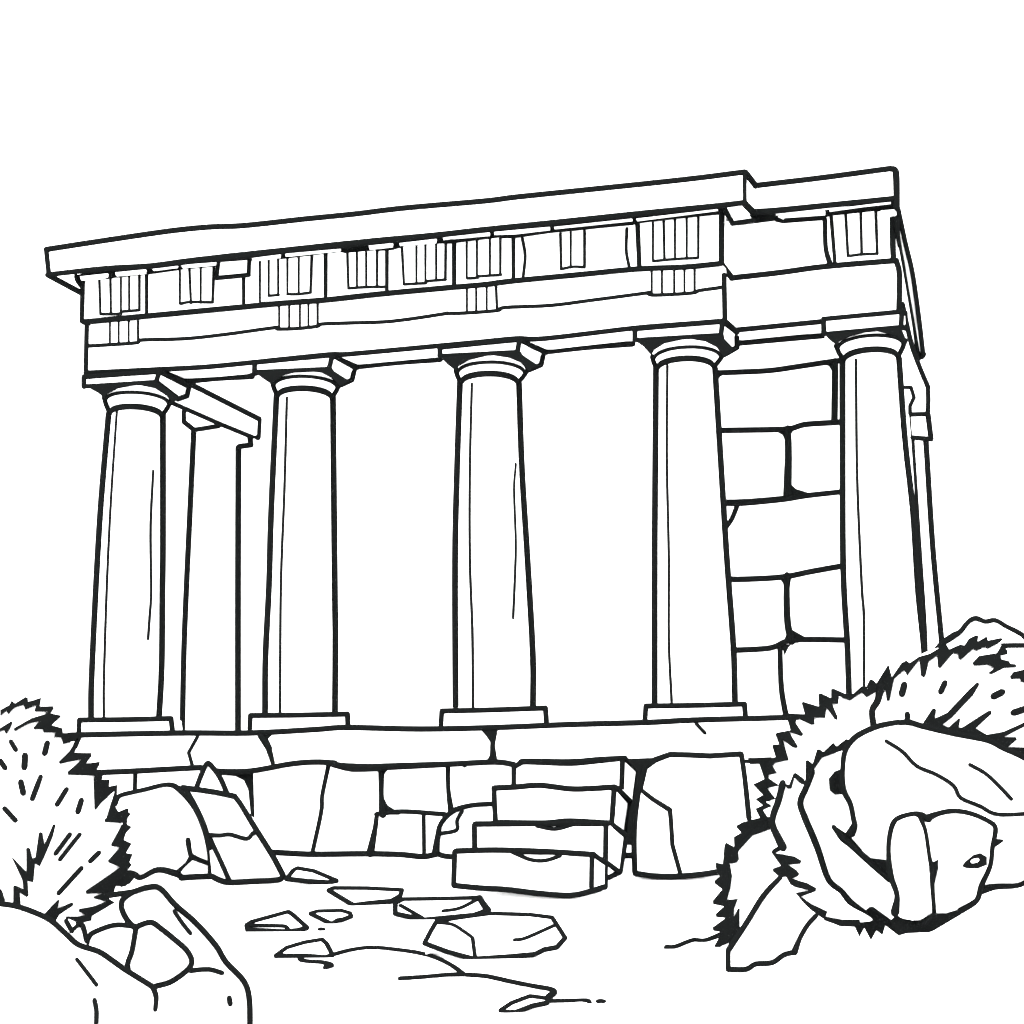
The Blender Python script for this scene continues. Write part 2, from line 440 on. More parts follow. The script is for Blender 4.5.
# right-hand frieze
mb = MB(); NR = .02
mb.face([(724, 222), (775, 214), (893, 200), (893.5, 260), (825, 267), (733, 279), (724, 270)], NR, .7)
mb.fill([(722, 207), (731, 223.5), (738, 225.5), (776, 220.5), (776, 212), (754, 214)], NR)
mb.fill(cE((300, 262), (505, 243), (505, 280), (330, 293), (300, 286)), NR)
mb.fill(cE((498, 240), (770, 200), (765, 240), (530, 262), (505, 268)), NR)
mb.ln(cE((500, 280), (503, 390), (520, 455)), NR, [4, 4, 5]); mb.ln(cE((525, 265), (540, 452)), NR, 3)
mb.ln([(892.8, 203), (892.5, 235), (893.5, 260)], NR, 5)
fr2 = mb.build('frieze', STONE, temple)
triglyph([vl(cE, 583, 258, 422, 2.2, 592), vl(cE, 643, 250, 418, 2.2, 647), vl(cE, 703, 245, 415, 2.2, 709)], [cE((592, 424), (645, 417), (709, 415))], NR, fr2)

# ---- cornices with mutules
cor_t = [(46.5, 249.5), (105, 240.5), (170, 231), (210, 227), (245, 225.5), (305, 219), (355, 214), (405, 208), (485, 201), (517, 197), (585, 190), (685, 179.5), (745, 172)]
mb = MB(); NC = -.95
mb.face(cor_t + cor_b[::-1], NC, .05)
cor_m = [(47.5, 258)] + [(u, v - 12) for u, v in cor_b[1:-1]] + [(744.5, 190)]
mb.face(cor_t + cor_m[::-1], NC + .05, 1.5)
mb.ln(cor_t, NC, 5.3)
mb.ln(cor_b, NC, [4.5, 5, 5.5, 6, 7.5, 6, 7, 6, 5.6, 5.4, 5.6, 5.4, 5.4, 5.4, 5])
mb.ln([(46.5, 250), (49, 274)], NC, 4.6)
mb.ln([(48, 275, NC), (81.5, 293, NFz)], 0, 5.2, False); mb.ln([(76, 276), (77.5, 281), (82, 287)], NFz, 3.5)
mb.ln([(744.5, 173), (744.8, 202)], NC, 3.2)
mb.ln([(745.5, 172.5, NC), (756, 186, NC + .5)], 0, 5.4, False); mb.ln([(745, 204, NC), (754, 213, NC + .5)], 0, 6, False)
cor = mb.build('cornice', STONE, temple)
def mutule(px, n, parent, edge=True):
    s = MB(); s.face(px, n, .04)
    if edge and px[0][0] > 440: s.ln([px[2]] + list(px[3:]), n, 1.4, False)
    s.build('mutule', STONE, parent)
for px in (cA((200, 506), (310, 494), (308, 505), (282, 516), (205, 520)), cA((340, 490), (462, 478), (462, 493), (345, 502)), cA((488, 468), (590, 457), (588, 468), (492, 480)),
           cA((605, 460), (745, 443), (745, 458), (610, 471)), cA((885, 428), (1000, 415), (998, 430), (890, 440)), cB((222, 411), (440, 389), (440, 401), (222, 424)),
           cB((555, 383), (650, 373), (648, 385), (558, 396)), cB((678, 373), (825, 356), (822, 370), (680, 382)), cB((852, 352), (893, 348), (893, 361), (858, 366)),
           cC((55, 350), (238, 330), (236, 349), (60, 365)), cC((258, 328), (478, 308), (478, 326), (345, 342), (258, 345)), cC((497, 308), (808, 275), (808, 290), (500, 322)),
           cD((145, 275), (470, 237), (470, 249), (152, 290))):
    mutule(px, NFz - .06, cor)
s = MB(); blk = cA((755, 450), (877, 441), (874, 500), (746, 512))
s.face(blk, NFz - .07, .07); s.ln([blk[0], blk[3]], NFz - .07, 3.4, False); s.ln([blk[3], blk[2]], NFz - .07, 4, False); s.ln([blk[2], blk[1]], NFz - .07, 3.2, False)
s.build('mutule', STONE, cor)
mb = MB(); ND = -.45
rt_ = [(756, 186), (820, 178), (893, 168.5), (896.5, 172), (897.5, 207), (893, 199), (777, 211), (754, 213), (748, 206), (748, 180)]
mb.face([(748, 187)] + rt_[:3] + [(897, 172), (896, 199.5), (777, 211), (748, 213)], ND, .05)
mb.face([(748, 187)] + rt_[:3] + [(897, 172), (896, 187), (777, 198), (748, 201)], ND + .05, 1.3)
mb.ln([(756, 185.5), (820, 178), (891, 168.5)], ND, 5.4)
mb.ln([(890.5, 168.8), (895, 170), (896.3, 178), (896.8, 208)], ND, [5.4, 5.6, 6, 5.4])
mb.ln([(754, 212), (777, 210.5), (830, 205), (895, 198.5)], ND, [6, 6, 5.4, 5.4])
cor2 = mb.build('cornice', STONE, temple)
m_ = MB(); bk_ = cE((97, 233), (172, 226), (212, 282), (130, 294))
m_.face(bk_, NFz - .07, .1); m_.ln([bk_[0], bk_[3], bk_[2]], NFz - .07, 4.4, False); m_.build('mutule', STONE, cor2)
for px in (cE((312, 264), (500, 244), (500, 266), (340, 277)), cE((518, 238), (762, 207), (762, 221), (640, 235), (520, 252))):
    mutule(px, NR - .06, cor2)

# ---- cella wall behind the last bay
mb = MB(); NW = 1.9
mb.face([(690, 325), (870, 320), (870, 735), (690, 735)], NW, .6)
mb.ln(cW((60, 132), (160, 128), (280, 122), (400, 105), (500, 90), (560, 82)), NW, 5)
mb.ln(cW((540, 85), (540, 200), (538, 320)), NW, 6)
mb.ln(cW((60, 362), (200, 360), (350, 356), (420, 338), (540, 330), (580, 326)), NW, 5.2)
mb.ln(cW((350, 355), (354, 450), (350, 620)), NW, [6.5, 6.5, 8])
mb.ln(cW((60, 650), (170, 650), (330, 636), (430, 622), (580, 606)), NW, [6, 6.5, 6, 5, 4.6])
mb.fill(cW((330, 640), (340, 580), (368, 580), (385, 595), (440, 612), (430, 632)), NW); mb.fill(cW((305, 366), (330, 380), (342, 410), (362, 380), (375, 360)), NW)
mb.fill(cW((490, 96), (515, 104), (528, 125), (545, 130), (545, 85)), NW); mb.fill(cW((500, 338), (525, 325), (530, 300), (548, 300), (548, 342)), NW)
mb.ln(cW((150, 660), (128, 715), (100, 755)), NW, 4.2)
mb.fill(cW((70, 140), (75, 155), (82, 145), (95, 138), (95, 128)), NW)
mb.ln(cW((90, 955), (170, 957), (330, 948), (450, 925), (580, 902)), NW, 5.2)
mb.ln(cX((76, 700), (75, 800), (80, 900), (95, 965)), NW, [5.5, 6, 6.5, 7])
mb.fill(cX((40, 705), (60, 735), (66, 780), (84, 780), (92, 720), (100, 700)), NW); mb.fill(cX((60, 970), (75, 930), (84, 880), (100, 920), (150, 948), (120, 972)), NW)
mb.ln([(728, 650.5), (770, 648), (793, 640), (850, 640)], NW, 5)
mb.fill(cX((20, 985), (60, 1000), (66, 1024), (82, 990), (95, 975)), NW)
mb.ln([(780, 648), (781.5, 688), (786.5, 718)], NW, [4.5, 5, 5.5])
mb.build('cella_wall', STONE, temple)

# ---- right flank running back from the corner
def side(name, px, lines, ext=.25):
    m = MB(); m.face(px, 0, -ext, A)
    for l, w in lines: m.ln([(a, b, c - .35) for a, b, c in l], 0, w)
    return m.build(name, STONE, temple)
side('flank_cornice', [(898, 209, -.3), (899.5, 211, -.2), (914, 272, 2.5), (923, 347, 5.6), (924.5, 355, 6), (920, 357, 6), (917.5, 350, 5.8), (897.5, 232, .9)],
     [([(898, 208, -.3), (905, 241, 1.2), (912.3, 272, 2.5), (918.3, 313, 4.2), (922.3, 347, 5.6), (923, 354, 6)], 4), ([(924, 354, 6), (922, 357, 6), (919, 357, 6)], 4), ([(897, 218, .0), (897.3, 232, .4), (901, 254, 1.6), (917.5, 350, 5.8), (919, 356, 6)], [5, 4, 3, 3, 3])])
side('flank_architrave', [(897.5, 236, .9), (917, 352, 6), (920, 367, 6.2), (912, 345, 4.5), (904, 304, 1.5), (899.5, 262, .8)],
     [([(902.5, 304, 1.4), (907, 325, 2.8), (912, 346, 4.5), (920, 368, 6.0), (928, 387, 6.0)], 4.2)])
fp = MB(); FY = unN(922, 380, 6.3).y
fp.prism([unY(*p, FY) for p in [(903, 330), (907, 328), (912, 346), (920, 368), (928.5, 388), (928, 414), (911, 414), (910, 406), (914, 397), (911, 388), (903, 387)]], N * .5)
for l, w in (([(928, 386), (928.3, 400), (927.8, 414)], 4), ([(903, 387.3), (911, 387.5), (914, 397.5), (910, 406), (910, 414)], 3)):
    fp.tube([unY(*p, FY) for p in l], w)
fp.build('flank_beam_end', STONE, temple)
fl = empty('flank_pier', tuple(unY(935, 720, FY) - temple.location), temple)
fp = MB()
fp.prism([unY(*p, FY) for p in [(912, 438), (926, 440), (933, 550), (942, 645), (946, 725), (930, 725), (925.5, 630), (920, 545)]], N * .5)
fp.tube([unY(*p, FY) for p in sm([(910, 408), (912.8, 440), (920, 548), (925.5, 632), (927, 700)])], 2.6)
fp.tube([unY(*p, FY) for p in sm([(926, 441), (933, 550), (942, 645), (946, 700)])], 5)
fp.build('shaft', STONE, fl)
fp = MB()
cp = [(911, 414.5), (928, 414), (931, 439), (912.5, 437.5)]
fp.prism([unY(*p, FY - .05) for p in cp], N * .6)
for i, w in ((0, 4), (1, 4.8), (2, 4)): fp.tube([unY(*cp[i], FY - .05), unY(*cp[(i + 1) % 4], FY - .05)], w)
fp.build('capital', STONE, fl)

# ================================================================== LOOSE SQUARED STONES
def solid(name, polys, lines, fills, label, cat, group, Yfun):
    """polys: (pixel outline with depth offset, extrusion, direction); depth measured from the plane n = Yfun"""
    s = MB()
    for px, ext, dv in polys: s.face([(p[0], p[1], Yfun + (p[2] if len(p) > 2 else 0)) for p in px], Yfun, ext, dv)
    for px, w, smooth in lines: s.ln([(p[0], p[1], Yfun + (p[2] if len(p) > 2 else 0)) for p in px], Yfun, w, smooth)
    for px in fills: s.fill(px, Yfun - .01)
    o = s.build(name, STONE)
    return tag(o, label, cat, group)
G1n = -3.25
GS = 'slabs stacked as steps'
solid('stone_slab', [([(455, 851), (495, 850.5), (545, 851.5), (593, 855), (592, 890), (570, 895.5), (507, 889.5), (454, 885.5)], .7, N),
                     ([(593, 855), (605.5, 862, .5), (605, 887, .5), (592, 890)], -.3, A)],
      [([(456, 851), (495, 850), (545, 851.5), (594, 854.5)], 5, True), ([(454.8, 852), (453.8, 885)], 5, False), ([(454, 885.5), (480, 888), (507, 889.5), (540, 893.5), (570, 895.3), (590, 891.5), (604, 887)], 5, True),
       ([(592, 857), (591.5, 887)], 4.2, False), ([(594, 854.5), (605.5, 863, .3)], 4.2, False), ([(605.5, 858, .5), (605.2, 887, .5)], 4.4, False), ([(512, 852), (530, 859.5), (545, 860.5), (560, 856)], 3.2, True)], [cU((365, 690), (400, 690), (470, 694), (545, 692), (570, 700), (480, 700), (395, 698))],
      'lowest and nearest slab of the stone steps, lying on the ground', 'stone slab', GS, G1n)
solid('stone_slab', [([(474.5, 824.5), (606, 825), (606, 880), (474.5, 870)], .6, N), ([(606, 825), (612, 824, .1), (626, 836, .55), (620, 872.5, .5), (608, 878, .1)], -.3, A)],
      [([(474.5, 825), (474.8, 852)], 5, False), ([(606, 826), (605.5, 860)], 4.6, False), ([(475, 824), (545, 823.5), (608, 823.5)], 5, True), ([(611, 824, .1), (626, 835.5, .5)], 5, False), ([(626, 836, .5), (620, 872, .5), (609, 877.5, .1)], 4.6, False),
       ([(606, 862, -.04), (619.5, 872, .38)], 4.2, False), ([(537, 826), (555, 829), (573, 824.5)], 3.2, True)], [],
      'second slab of the stone steps, just above the lowest one', 'stone slab', GS, G1n + .55)
solid('stone_slab', [([(494, 788), (540, 785), (570, 789), (616, 787), (614, 850), (494, 850)], .6, N), ([(616, 787.5), (630, 802, .55), (625, 836, .55), (612.5, 824)], -.3, A)],
      [([(494, 788), (515, 787), (540, 785.3), (570, 788.8), (590, 788.5), (615, 787)], 5, True), ([(494, 789), (495.5, 821)], 4.8, False), ([(614, 790), (612, 822)], 4.6, False), ([(616, 787.5), (630, 801.5, .5)], 5, False), ([(630, 802, .5), (625.5, 834, .5)], 4.6, False),
       ([(496, 822.5), (545, 823), (570, 821), (612, 823.5)], 5, True)], [],
      'third slab of the stone steps with a wavy top edge, under the topmost slab', 'stone slab', GS, G1n + 1.1)
solid('stone_slab', [([(514, 767), (525, 761), (570, 762.5), (623, 759), (621, 815), (514, 815)], .55, N), ([(624, 759), (638, 770, .55), (634, 800, .55), (621, 793)], -.3, A)],
      [([(514.5, 767), (520, 763.5), (526, 761.5), (570, 762.5), (600, 760), (625, 758)], [4, 5, 5.5, 6.5, 6, 4.5], True), ([(514, 766), (513.8, 786)], 4.4, False), ([(622.5, 760), (621.5, 791)], 4.4, False), ([(625, 758.5), (637.5, 770, .5)], 4.5, False), ([(637.5, 770, .5), (634, 798, .5)], 4.2, False)], [],
      'topmost slab of the stone steps, tucked against the platform', 'stone slab', GS, G1n + 1.65)
# squared block beside the steps
s = MB(); NBk = -1.9
bl = [(655, 760), (670, 754.5), (710, 756), (741, 754), (745, 780), (750, 820), (752, 871), (720, 871.5), (675, 876), (635.5, 873.5), (634, 830), (639, 788), (645, 766)]
s.face(bl, NBk, .8)
s.ln([(640, 788), (645, 767), (655, 760), (670, 754.5), (690, 755), (710, 756), (741, 754)], NBk, [6, 6, 5.5, 5, 5, 5, 5], False)
s.ln([(741.5, 754.5), (745, 780), (749, 818)], NBk, [4.5, 4.5, 5]); s.ln([(639, 788), (635.5, 815), (634.2, 840), (635, 872)], NBk, [5, 5, 5, 5])
s.ln([(635.5, 873.5), (655, 876), (675, 876.3), (700, 874.5), (722, 871)], NBk, 5)
s.ln([(640, 789), (652.5, 799), (670, 810), (671, 820), (672.5, 845), (680, 872)], NBk, [3.4, 4, 4.4, 4, 4, 4], False)
s.fill([(627, 758.5), (656, 757.5), (645.5, 768), (642, 788), (637, 793), (635, 845), (626, 845), (629, 812), (634, 796), (637.5, 772)], NBk - .02)
s.ln([(624, 855.5), (634, 855.5)], NBk, 5)
tag(s.build('stone_block', STONE), 'tall squared block with a chipped left edge standing to the right of the stone steps', 'stone block')

# ================================================================== ROUNDED STONES AND BUSHES
class Blob(MB):
    """a lump of real thickness behind an outline; depth Y at its rim, bulging T metres to the front and back"""
    def __init__(s, outline, Y, T=None, grid=None, smooth=True, maxT=.6, back=None):
        super().__init__()
        out = sm(outline + [outline[0]], 4)[:-1] if smooth else [tuple(p) for p in outline]
        s.out = np.array(out, float); s.Y = Y
        lo, hi = s.out.min(0), s.out.max(0)
        g = grid or max(4.0, min(hi - lo) / 14)
        gx, gy = np.meshgrid(np.arange(lo[0] + g / 2, hi[0], g), np.arange(lo[1] + g / 2, hi[1], g))
        pts = np.stack([gx.ravel(), gy.ravel()], 1)
        d = s.d(pts); s.R = float(d.max())
        s.T = min(maxT, T if T is not None else .8 * s.R * Y / F)
        pts = pts[d > g * .45]
        n = len(s.out)
        vs = [Vector(p) for p in s.out] + [Vector(p) for p in pts]
        r = delaunay_2d_cdt(vs, [], [list(range(n))], 1, 1e-4)
        pv = [(p.x, p.y) for p in r[0]]
        h = s.h(pv)
        fr = [unY(p[0], p[1], Y - a) for p, a in zip(pv, h)]
        bk = [unY(p[0], p[1], Y + a * .9) for p, a in zip(pv, h)]
        m = len(fr)
        rim = h < 1e-5
        fs = [list(f) for f in r[2]]
        bs = [[(i if rim[i] else i + m) for i in f][::-1] for f in r[2]]
        s.add(fr + bk, fs + [b for b in bs if len(set(b)) > 2 and any(i >= m for i in b)], 0)
    def d(s, pts):
        """distance inside the outline, 0 outside"""
        p = np.array(pts, float).reshape(-1, 2); a = s.out; b = np.roll(a, -1, 0)
        ab = b - a; ap = p[:, None] - a[None]
        t = np.clip((ap * ab).sum(2) / np.maximum((ab * ab).sum(1), 1e-9), 0, 1)
        dd = np.linalg.norm(ap - ab[None] * t[..., None], axis=2).min(1)
        c = ((a[None, :, 1] > p[:, None, 1]) != (b[None, :, 1] > p[:, None, 1]))
        xx = (b[None, :, 0] - a[None, :, 0]) * (p[:, None, 1] - a[None, :, 1]) / np.where(np.abs(ab[None, :, 1]) < 1e-9, 1e-9, ab[None, :, 1]) + a[None, :, 0]
        ins = (c & (p[:, None, 0] < xx)).sum(1) % 2 == 1
        return np.where(ins & (dd > 1e-3), dd, 0)
    def h(s, pts):
        return s.T * np.sin(np.pi / 2 * np.minimum(1, s.d(pts) / s.R))
    def ink(s, px, w, smooth=True):
        px = dense(sm(px) if smooth else px)
        h = s.h(px)
        n = len(px)
        W = [w] * n if isinstance(w, (int, float)) else list(np.interp(np.linspace(0, 1, n), np.linspace(0, 1, len(w)), w))
        P = [unY(p[0], p[1], s.Y - a - 1.4 * ww / 2 * s.Y / F) for p, a, ww in zip(px, h, W)]
        s.tube(P, W)
    def build(s, name, white, parent=None):
        # carry the drawn outline on where the lump runs out of the frame
        pts = [tuple(p) for p in s.out]; pts.append(pts[0]); run = []
        off = lambda p: p[0] < -6 or p[0] > 1030 or p[1] > 1030
        for p in pts + [(500, 500)]:
            if off(p): run.append(p)
            else:
                if len(run) > 1: s.ink(run, 5, False)
                run = []
        return super().build(name, white, parent)
    def rim(s, w, a=0, b=None):
        pts = [tuple(p) for p in s.out]; pts.append(pts[0]); s.ink(pts[a:b], w, False)
    def blot(s, px, lift=.02, g=5.0):
        px = dense(list(px) + [px[0]], 6)[:-1]
        n = len(px); a = np.array(px); lo, hi = a.min(0), a.max(0)
        gx, gy = np.meshgrid(np.arange(lo[0], hi[0], g), np.arange(lo[1], hi[1], g))
        vs = [Vector(p) for p in px] + [Vector((x, y)) for x, y in zip(gx.ravel(), gy.ravel())]
        r = delaunay_2d_cdt(vs, [], [list(range(n))], 1, 1e-4)
        pv = [(p.x, p.y) for p in r[0]]; h = s.h(pv); m = len(pv)
        fr = [unY(p[0], p[1], s.Y - q - lift * s.Y / 10) for p, q in zip(pv, h)]
        bk = [unY(p[0], p[1], s.Y - q - lift * s.Y / 10 + .03) for p, q in zip(pv, h)]
        fs = [list(f) for f in r[2]]
        cnt = {}
        for f in fs:
            for i in range(len(f)):
                e = (f[i], f[(i + 1) % len(f)]); cnt[e] = 1
        sd = [[i, j, j + m, i + m] for (i, j) in cnt if (j, i) not in cnt]
        s.add(fr + bk, fs + [[i + m for i in f][::-1] for f in fs] + sd, 1)

# ---- left bush
k1 = C(0, 680, 6.024); k2 = C(0, 800, 6.024)
b = Blob([(-60, 760), (-30, 722), (0, 711), (12, 704), (27, 699), (40, 700), (51, 708), (59, 717), (62, 730), (70, 742), (80, 752), (93, 768), (97, 780), (108, 797), (116, 810), (121, 822), (124, 838), (127, 855), (126, 872), (116, 886), (108, 900), (108, 925), (100, 950), (30, 960), (-40, 960), (-70, 850)], 10.3, .4)
b.blot(k1((0, 180), (55, 150), (70, 122), (90, 140), (155, 100), (170, 110), (168, 130), (250, 105), (240, 158), (320, 156), (326, 172), (305, 200), (365, 212), (368, 222), (312, 272), (378, 290), (380, 318), (470, 318), (470, 362), (380, 388), (368, 345), (323, 348), (333, 318), (262, 318), (260, 298), (202, 298), (200, 285), (236, 248), (170, 264), (90, 310), (80, 300), (84, 288), (190, 228), (270, 205), (283, 190), (208, 190), (205, 182), (220, 150), (150, 180), (140, 150), (85, 168), (48, 210), (38, 185), (0, 218)))
b.blot(k1((-20, 300), (65, 248), (77, 250), (70, 275), (42, 324), (28, 318), (26, 300), (-20, 322)))
b.blot(k1((495, 350), (465, 400), (450, 437), (550, 438), (553, 462), (518, 502), (604, 490), (600, 515), (578, 548), (622, 570), (614, 600), (662, 598), (658, 640), (708, 630), (706, 690), (692, 755), (715, 792), (765, 770), (778, 778), (775, 795), (792, 806), (772, 830), (766, 868), (796, 884), (760, 925), (748, 962), (796, 985))
       + k2((762, 318), (802, 325), (782, 374), (796, 390), (765, 428), (800, 430), (795, 490), (755, 522), (700, 520), (685, 562), (650, 588), (695, 618), (640, 650), (555, 700), (552, 728), (490, 742), (400, 745), (395, 700), (470, 700), (512, 692), (474, 672), (476, 655), (560, 640), (640, 612), (566, 595), (562, 582), (618, 562), (520, 568), (514, 548), (600, 490), (722, 405), (655, 378), (648, 366), (722, 284), (672, 280), (668, 266), (738, 140), (632, 134), (628, 118))
       + k1((640, 830), (688, 672), (612, 740), (578, 784), (568, 775), (562, 600), (570, 578), (410, 572), (406, 552), (492, 478), (362, 506), (352, 492), (415, 430), (455, 370), (462, 352)))
for a, c, w in (((65, 370), (95, 420), 4), ((285, 380), (270, 440), 5.2), ((150, 455), (147, 525), 5.8), ((0, 485), (30, 530), 4.4), ((125, 615), (140, 680), 5.4), ((245, 582), (195, 715), [4, 5, 4.6]), ((400, 660), (345, 748), 4.6), ((490, 726), (470, 792), 5), ((28, 775), (92, 845), 4.6)):
    b.ink(k1(a, c), w)
for a, c, w in (((420, 208), (335, 322), 4.2), ((480, 208), (362, 358), 3.8), ((595, 318), (545, 368), 4.4), ((490, 412), (355, 560), 4.4)): b.ink(k2(a, c), w)
b.blot(k2((68, 345), (80, 348), (140, 412), (158, 430), (156, 290), (170, 284), (182, 292), (196, 352), (212, 345), (232, 200), (246, 190), (258, 200), (268, 265), (318, 148), (330, 143), (336, 155), (318, 225), (270, 340), (240, 402), (212, 384), (204, 480), (198, 498), (166, 488), (174, 575), (160, 588), (120, 560), (126, 628), (78, 628), (78, 520), (90, 512), (140, 535), (132, 480)))
b.blot(k2((262, 690), (348, 600), (362, 602), (345, 655), (430, 616), (446, 622), (438, 640), (360, 690), (330, 740)))
b.blot(k2((-10, 520), (12, 545), (32, 608), (-10, 615)))
tag(b.build('bush', LEAF), 'rounded spiky bush at the left end of the temple, behind the big smooth boulder', 'bush')

# ---- left boulders by the wall
d = gd(180, 878) - .35
b = Blob([(95, 815), (108, 803), (120, 795), (142, 790), (167.5, 784.5), (182, 790), (195, 807), (205, 830), (210, 855), (210, 876), (195, 877), (180, 877), (168, 872), (157, 870), (140, 877.5), (128, 874), (110, 868), (95, 850)], d, .35)
b.ink(cS((222, 655), (226, 640), (245, 620), (330, 600), (430, 578), (480, 600), (540, 670), (580, 760), (600, 860), (602, 945)), [4, 4, 4, 4, 4, 5, 5, 5, 4.5, 4.5])
b.ink(cS((602, 946), (540, 948), (485, 952)), 5); b.ink(cS((490, 950), (455, 932), (390, 920), (325, 950), (300, 940), (275, 935)), [4, 6, 5, 4.4, 6, 7])
b.ink(cS((512, 800), (520, 850), (535, 870), (592, 893)), [4.6, 4, 5, 4]); b.blot(cS((520, 855), (540, 872), (498, 912), (470, 945), (448, 935), (500, 890)))
b.blot(cS((250, 925), (285, 925), (300, 950), (280, 975), (245, 990), (225, 975)), .05)
tag(b.build('boulder', STONE), 'large rounded boulder beside the left bush, in front of the wall foot', 'boulder')
d2 = gd(240, 882) - .3
def poly_block(name, px, Y, T, lines, label, cat, group=None, blots=()):
    s = Blob(px, Y, T, smooth=False)
    for l, w, q in lines: s.ink(l, w, q)
    for q in blots: s.blot(q)
    return tag(s.build(name, STONE), label, cat, group)
poly_block('stone_slab', cS((500, 592), (610, 608), (700, 625), (725, 660), (780, 750), (850, 865), (893, 945), (870, 960), (760, 966), (680, 970), (610, 950), (602, 870), (596, 800), (575, 730), (540, 660)), d2, .15,
           [(cS((490, 590), (610, 607), (700, 625)), 4.8, True), (cS((700, 626), (725, 660), (780, 750), (850, 862), (893, 942)), [4.5, 4.5, 5, 5, 5.2], True), (cS((893, 945), (870, 960), (760, 966), (680, 970), (640, 962), (608, 945)), 5, True),
            (cS((598, 780), (640, 782), (680, 778), (745, 795), (770, 775), (790, 765)), 3.6, True), (cS((602, 800), (640, 880), (678, 965)), 4, True), (cS((500, 592), (540, 665), (575, 745), (600, 830)), [4, 5, 5.5, 5], True)],
           'cracked slab leaning against the boulder near the left bush', 'stone slab')
poly_block('rock', cS((540, 600), (560, 545), (590, 492), (640, 548), (660, 585), (675, 625), (620, 640)), d2 + .5, .12,
           [(cS((545, 592), (565, 540), (588, 494), (610, 508), (640, 550), (668, 612)), 4.4, True)], 'small pointed rock poking up behind the leaning cracked slab', 'rock')
b = Blob(cT((780, 855), (790, 790), (805, 735), (850, 685), (920, 662), (1010, 655), (1060, 700), (1060, 870), (850, 870)), unN(445, 856, -1.05).y, .12)
b.ink(cT((782, 850), (790, 790), (803, 735), (850, 685), (920, 662), (1005, 655)), [7, 5, 4, 4.6, 4, 4]); b.ink(cT((780, 852), (815, 864), (855, 868)), 4.5)
b.ink(cT((888, 685), (868, 722), (866, 760), (805, 774)), 3.2)
tag(b.build('rock', STONE), 'small rounded rock against the wall, just left of the stone steps', 'rock')

# ---- flat stones lying on the ground
def flat(name, px, lines, label, cat='stone', group='flat stones lying on the ground', w=4.3, tilt=38, closed=True):
    lowest = max(px, key=lambda p: p[1])
    p0 = ghit(*lowest); p0 = p0 + Z * (.006 + 1.0 * w * p0.y / F)
    nrm = Vector((0, -math.sin(math.radians(tilt)), math.cos(math.radians(tilt))))
    on = lambda p: onplane(p[0], p[1], p0, nrm)
    s = MB()
    s.prism([on(p) for p in px], Vector((0, .45, -.18)))
    ring = list(px) + [px[0]]
    if closed: s.tube([on(p) for p in ring], w)
    for l, ww in lines: s.tube([on(p) for p in sm(l)], ww)
    return tag(s.build(name, STONE), label, cat, group)
g = C(230, 850, 5.12); q = C(380, 850, 4.267)
flat('flat_stone', g((290, 148), (325, 105), (345, 95), (430, 110), (545, 158), (520, 168), (400, 160)), [], 'small wedge-shaped stone right beside the foot of the cracked leaning slab')
flat('flat_stone', g((505, 207), (530, 197), (700, 198), (880, 207), (872, 235), (825, 262), (720, 272), (632, 283)), [], 'long flat stone with a straight top edge, just behind the folded-looking stone')
flat('flat_stone', g((85, 385), (110, 370), (300, 318), (325, 335), (395, 398), (345, 412), (280, 418), (90, 410)), [(g((105, 388), (190, 390), (275, 392), (295, 402)), 4)], 'flat stone with a dark ledge line along its front, farthest from the steps')
flat('flat_stone', g((412, 326), (450, 315), (570, 312), (615, 325), (622, 340), (575, 357), (550, 360), (520, 378)), [], 'smallest flat stone, a rounded triangle with its tip towards the viewer', w=3.8)
flat('flat_stone', g((235, 542), (290, 502), (380, 475), (472, 460), (495, 480), (525, 538), (490, 550), (400, 544)), [], 'flat stone with a humped top where the long curved ground line begins')
flat('flat_stone', q((65, 228), (100, 212), (250, 210), (425, 206), (465, 255), (400, 278), (190, 298), (65, 272)), [(q((88, 238), (130, 262), (182, 292)), 3.8), (q((270, 262), (340, 250), (420, 210)), 3.6), (q((425, 206), (452, 250)), 6)], 'flat stone with folded edges lying against the largest flat stone')
flat('flat_stone', q((190, 398), (215, 350), (240, 308), (330, 292), (470, 273), (640, 278), (735, 290), (790, 375), (755, 415), (700, 425), (660, 445), (550, 455), (400, 465), (290, 435)),
     [(q((248, 312), (310, 320), (360, 350), (395, 375)), 3.4), (q((395, 375), (400, 415), (406, 460)), 3.4), (q((575, 385), (620, 378), (740, 325)), 3.6)], 'largest flat stone, many-sided, in front of the stone steps')
flat('flat_stone', q((515, 685), (560, 655), (640, 625), (715, 635), (715, 652), (650, 665), (580, 692), (540, 693)), [], 'slim pointed stone at the end of the long ground crack, nearest the viewer')
def pebble(u, v, w, label):
    p = ghit(u, v); s = MB(); r = w / 2 * dist(p) / F; p = p + Z * r * .5
    s.seg([p + Vector((-r * 1.4, 0, r * .4)), p + Vector((-r * .3, 0, r * .5)), p + Vector((r * 1.4, 0, r * .4))], [r * .85, r, r * .8])
    tag(s.build('pebble', STONE), label, 'pebble')
pebble(321.5, 931, 4, 'tiny dark pebble between three small flat stones'); pebble(601, 1003.5, 5, 'tiny dark pebble near the slim pointed stone')

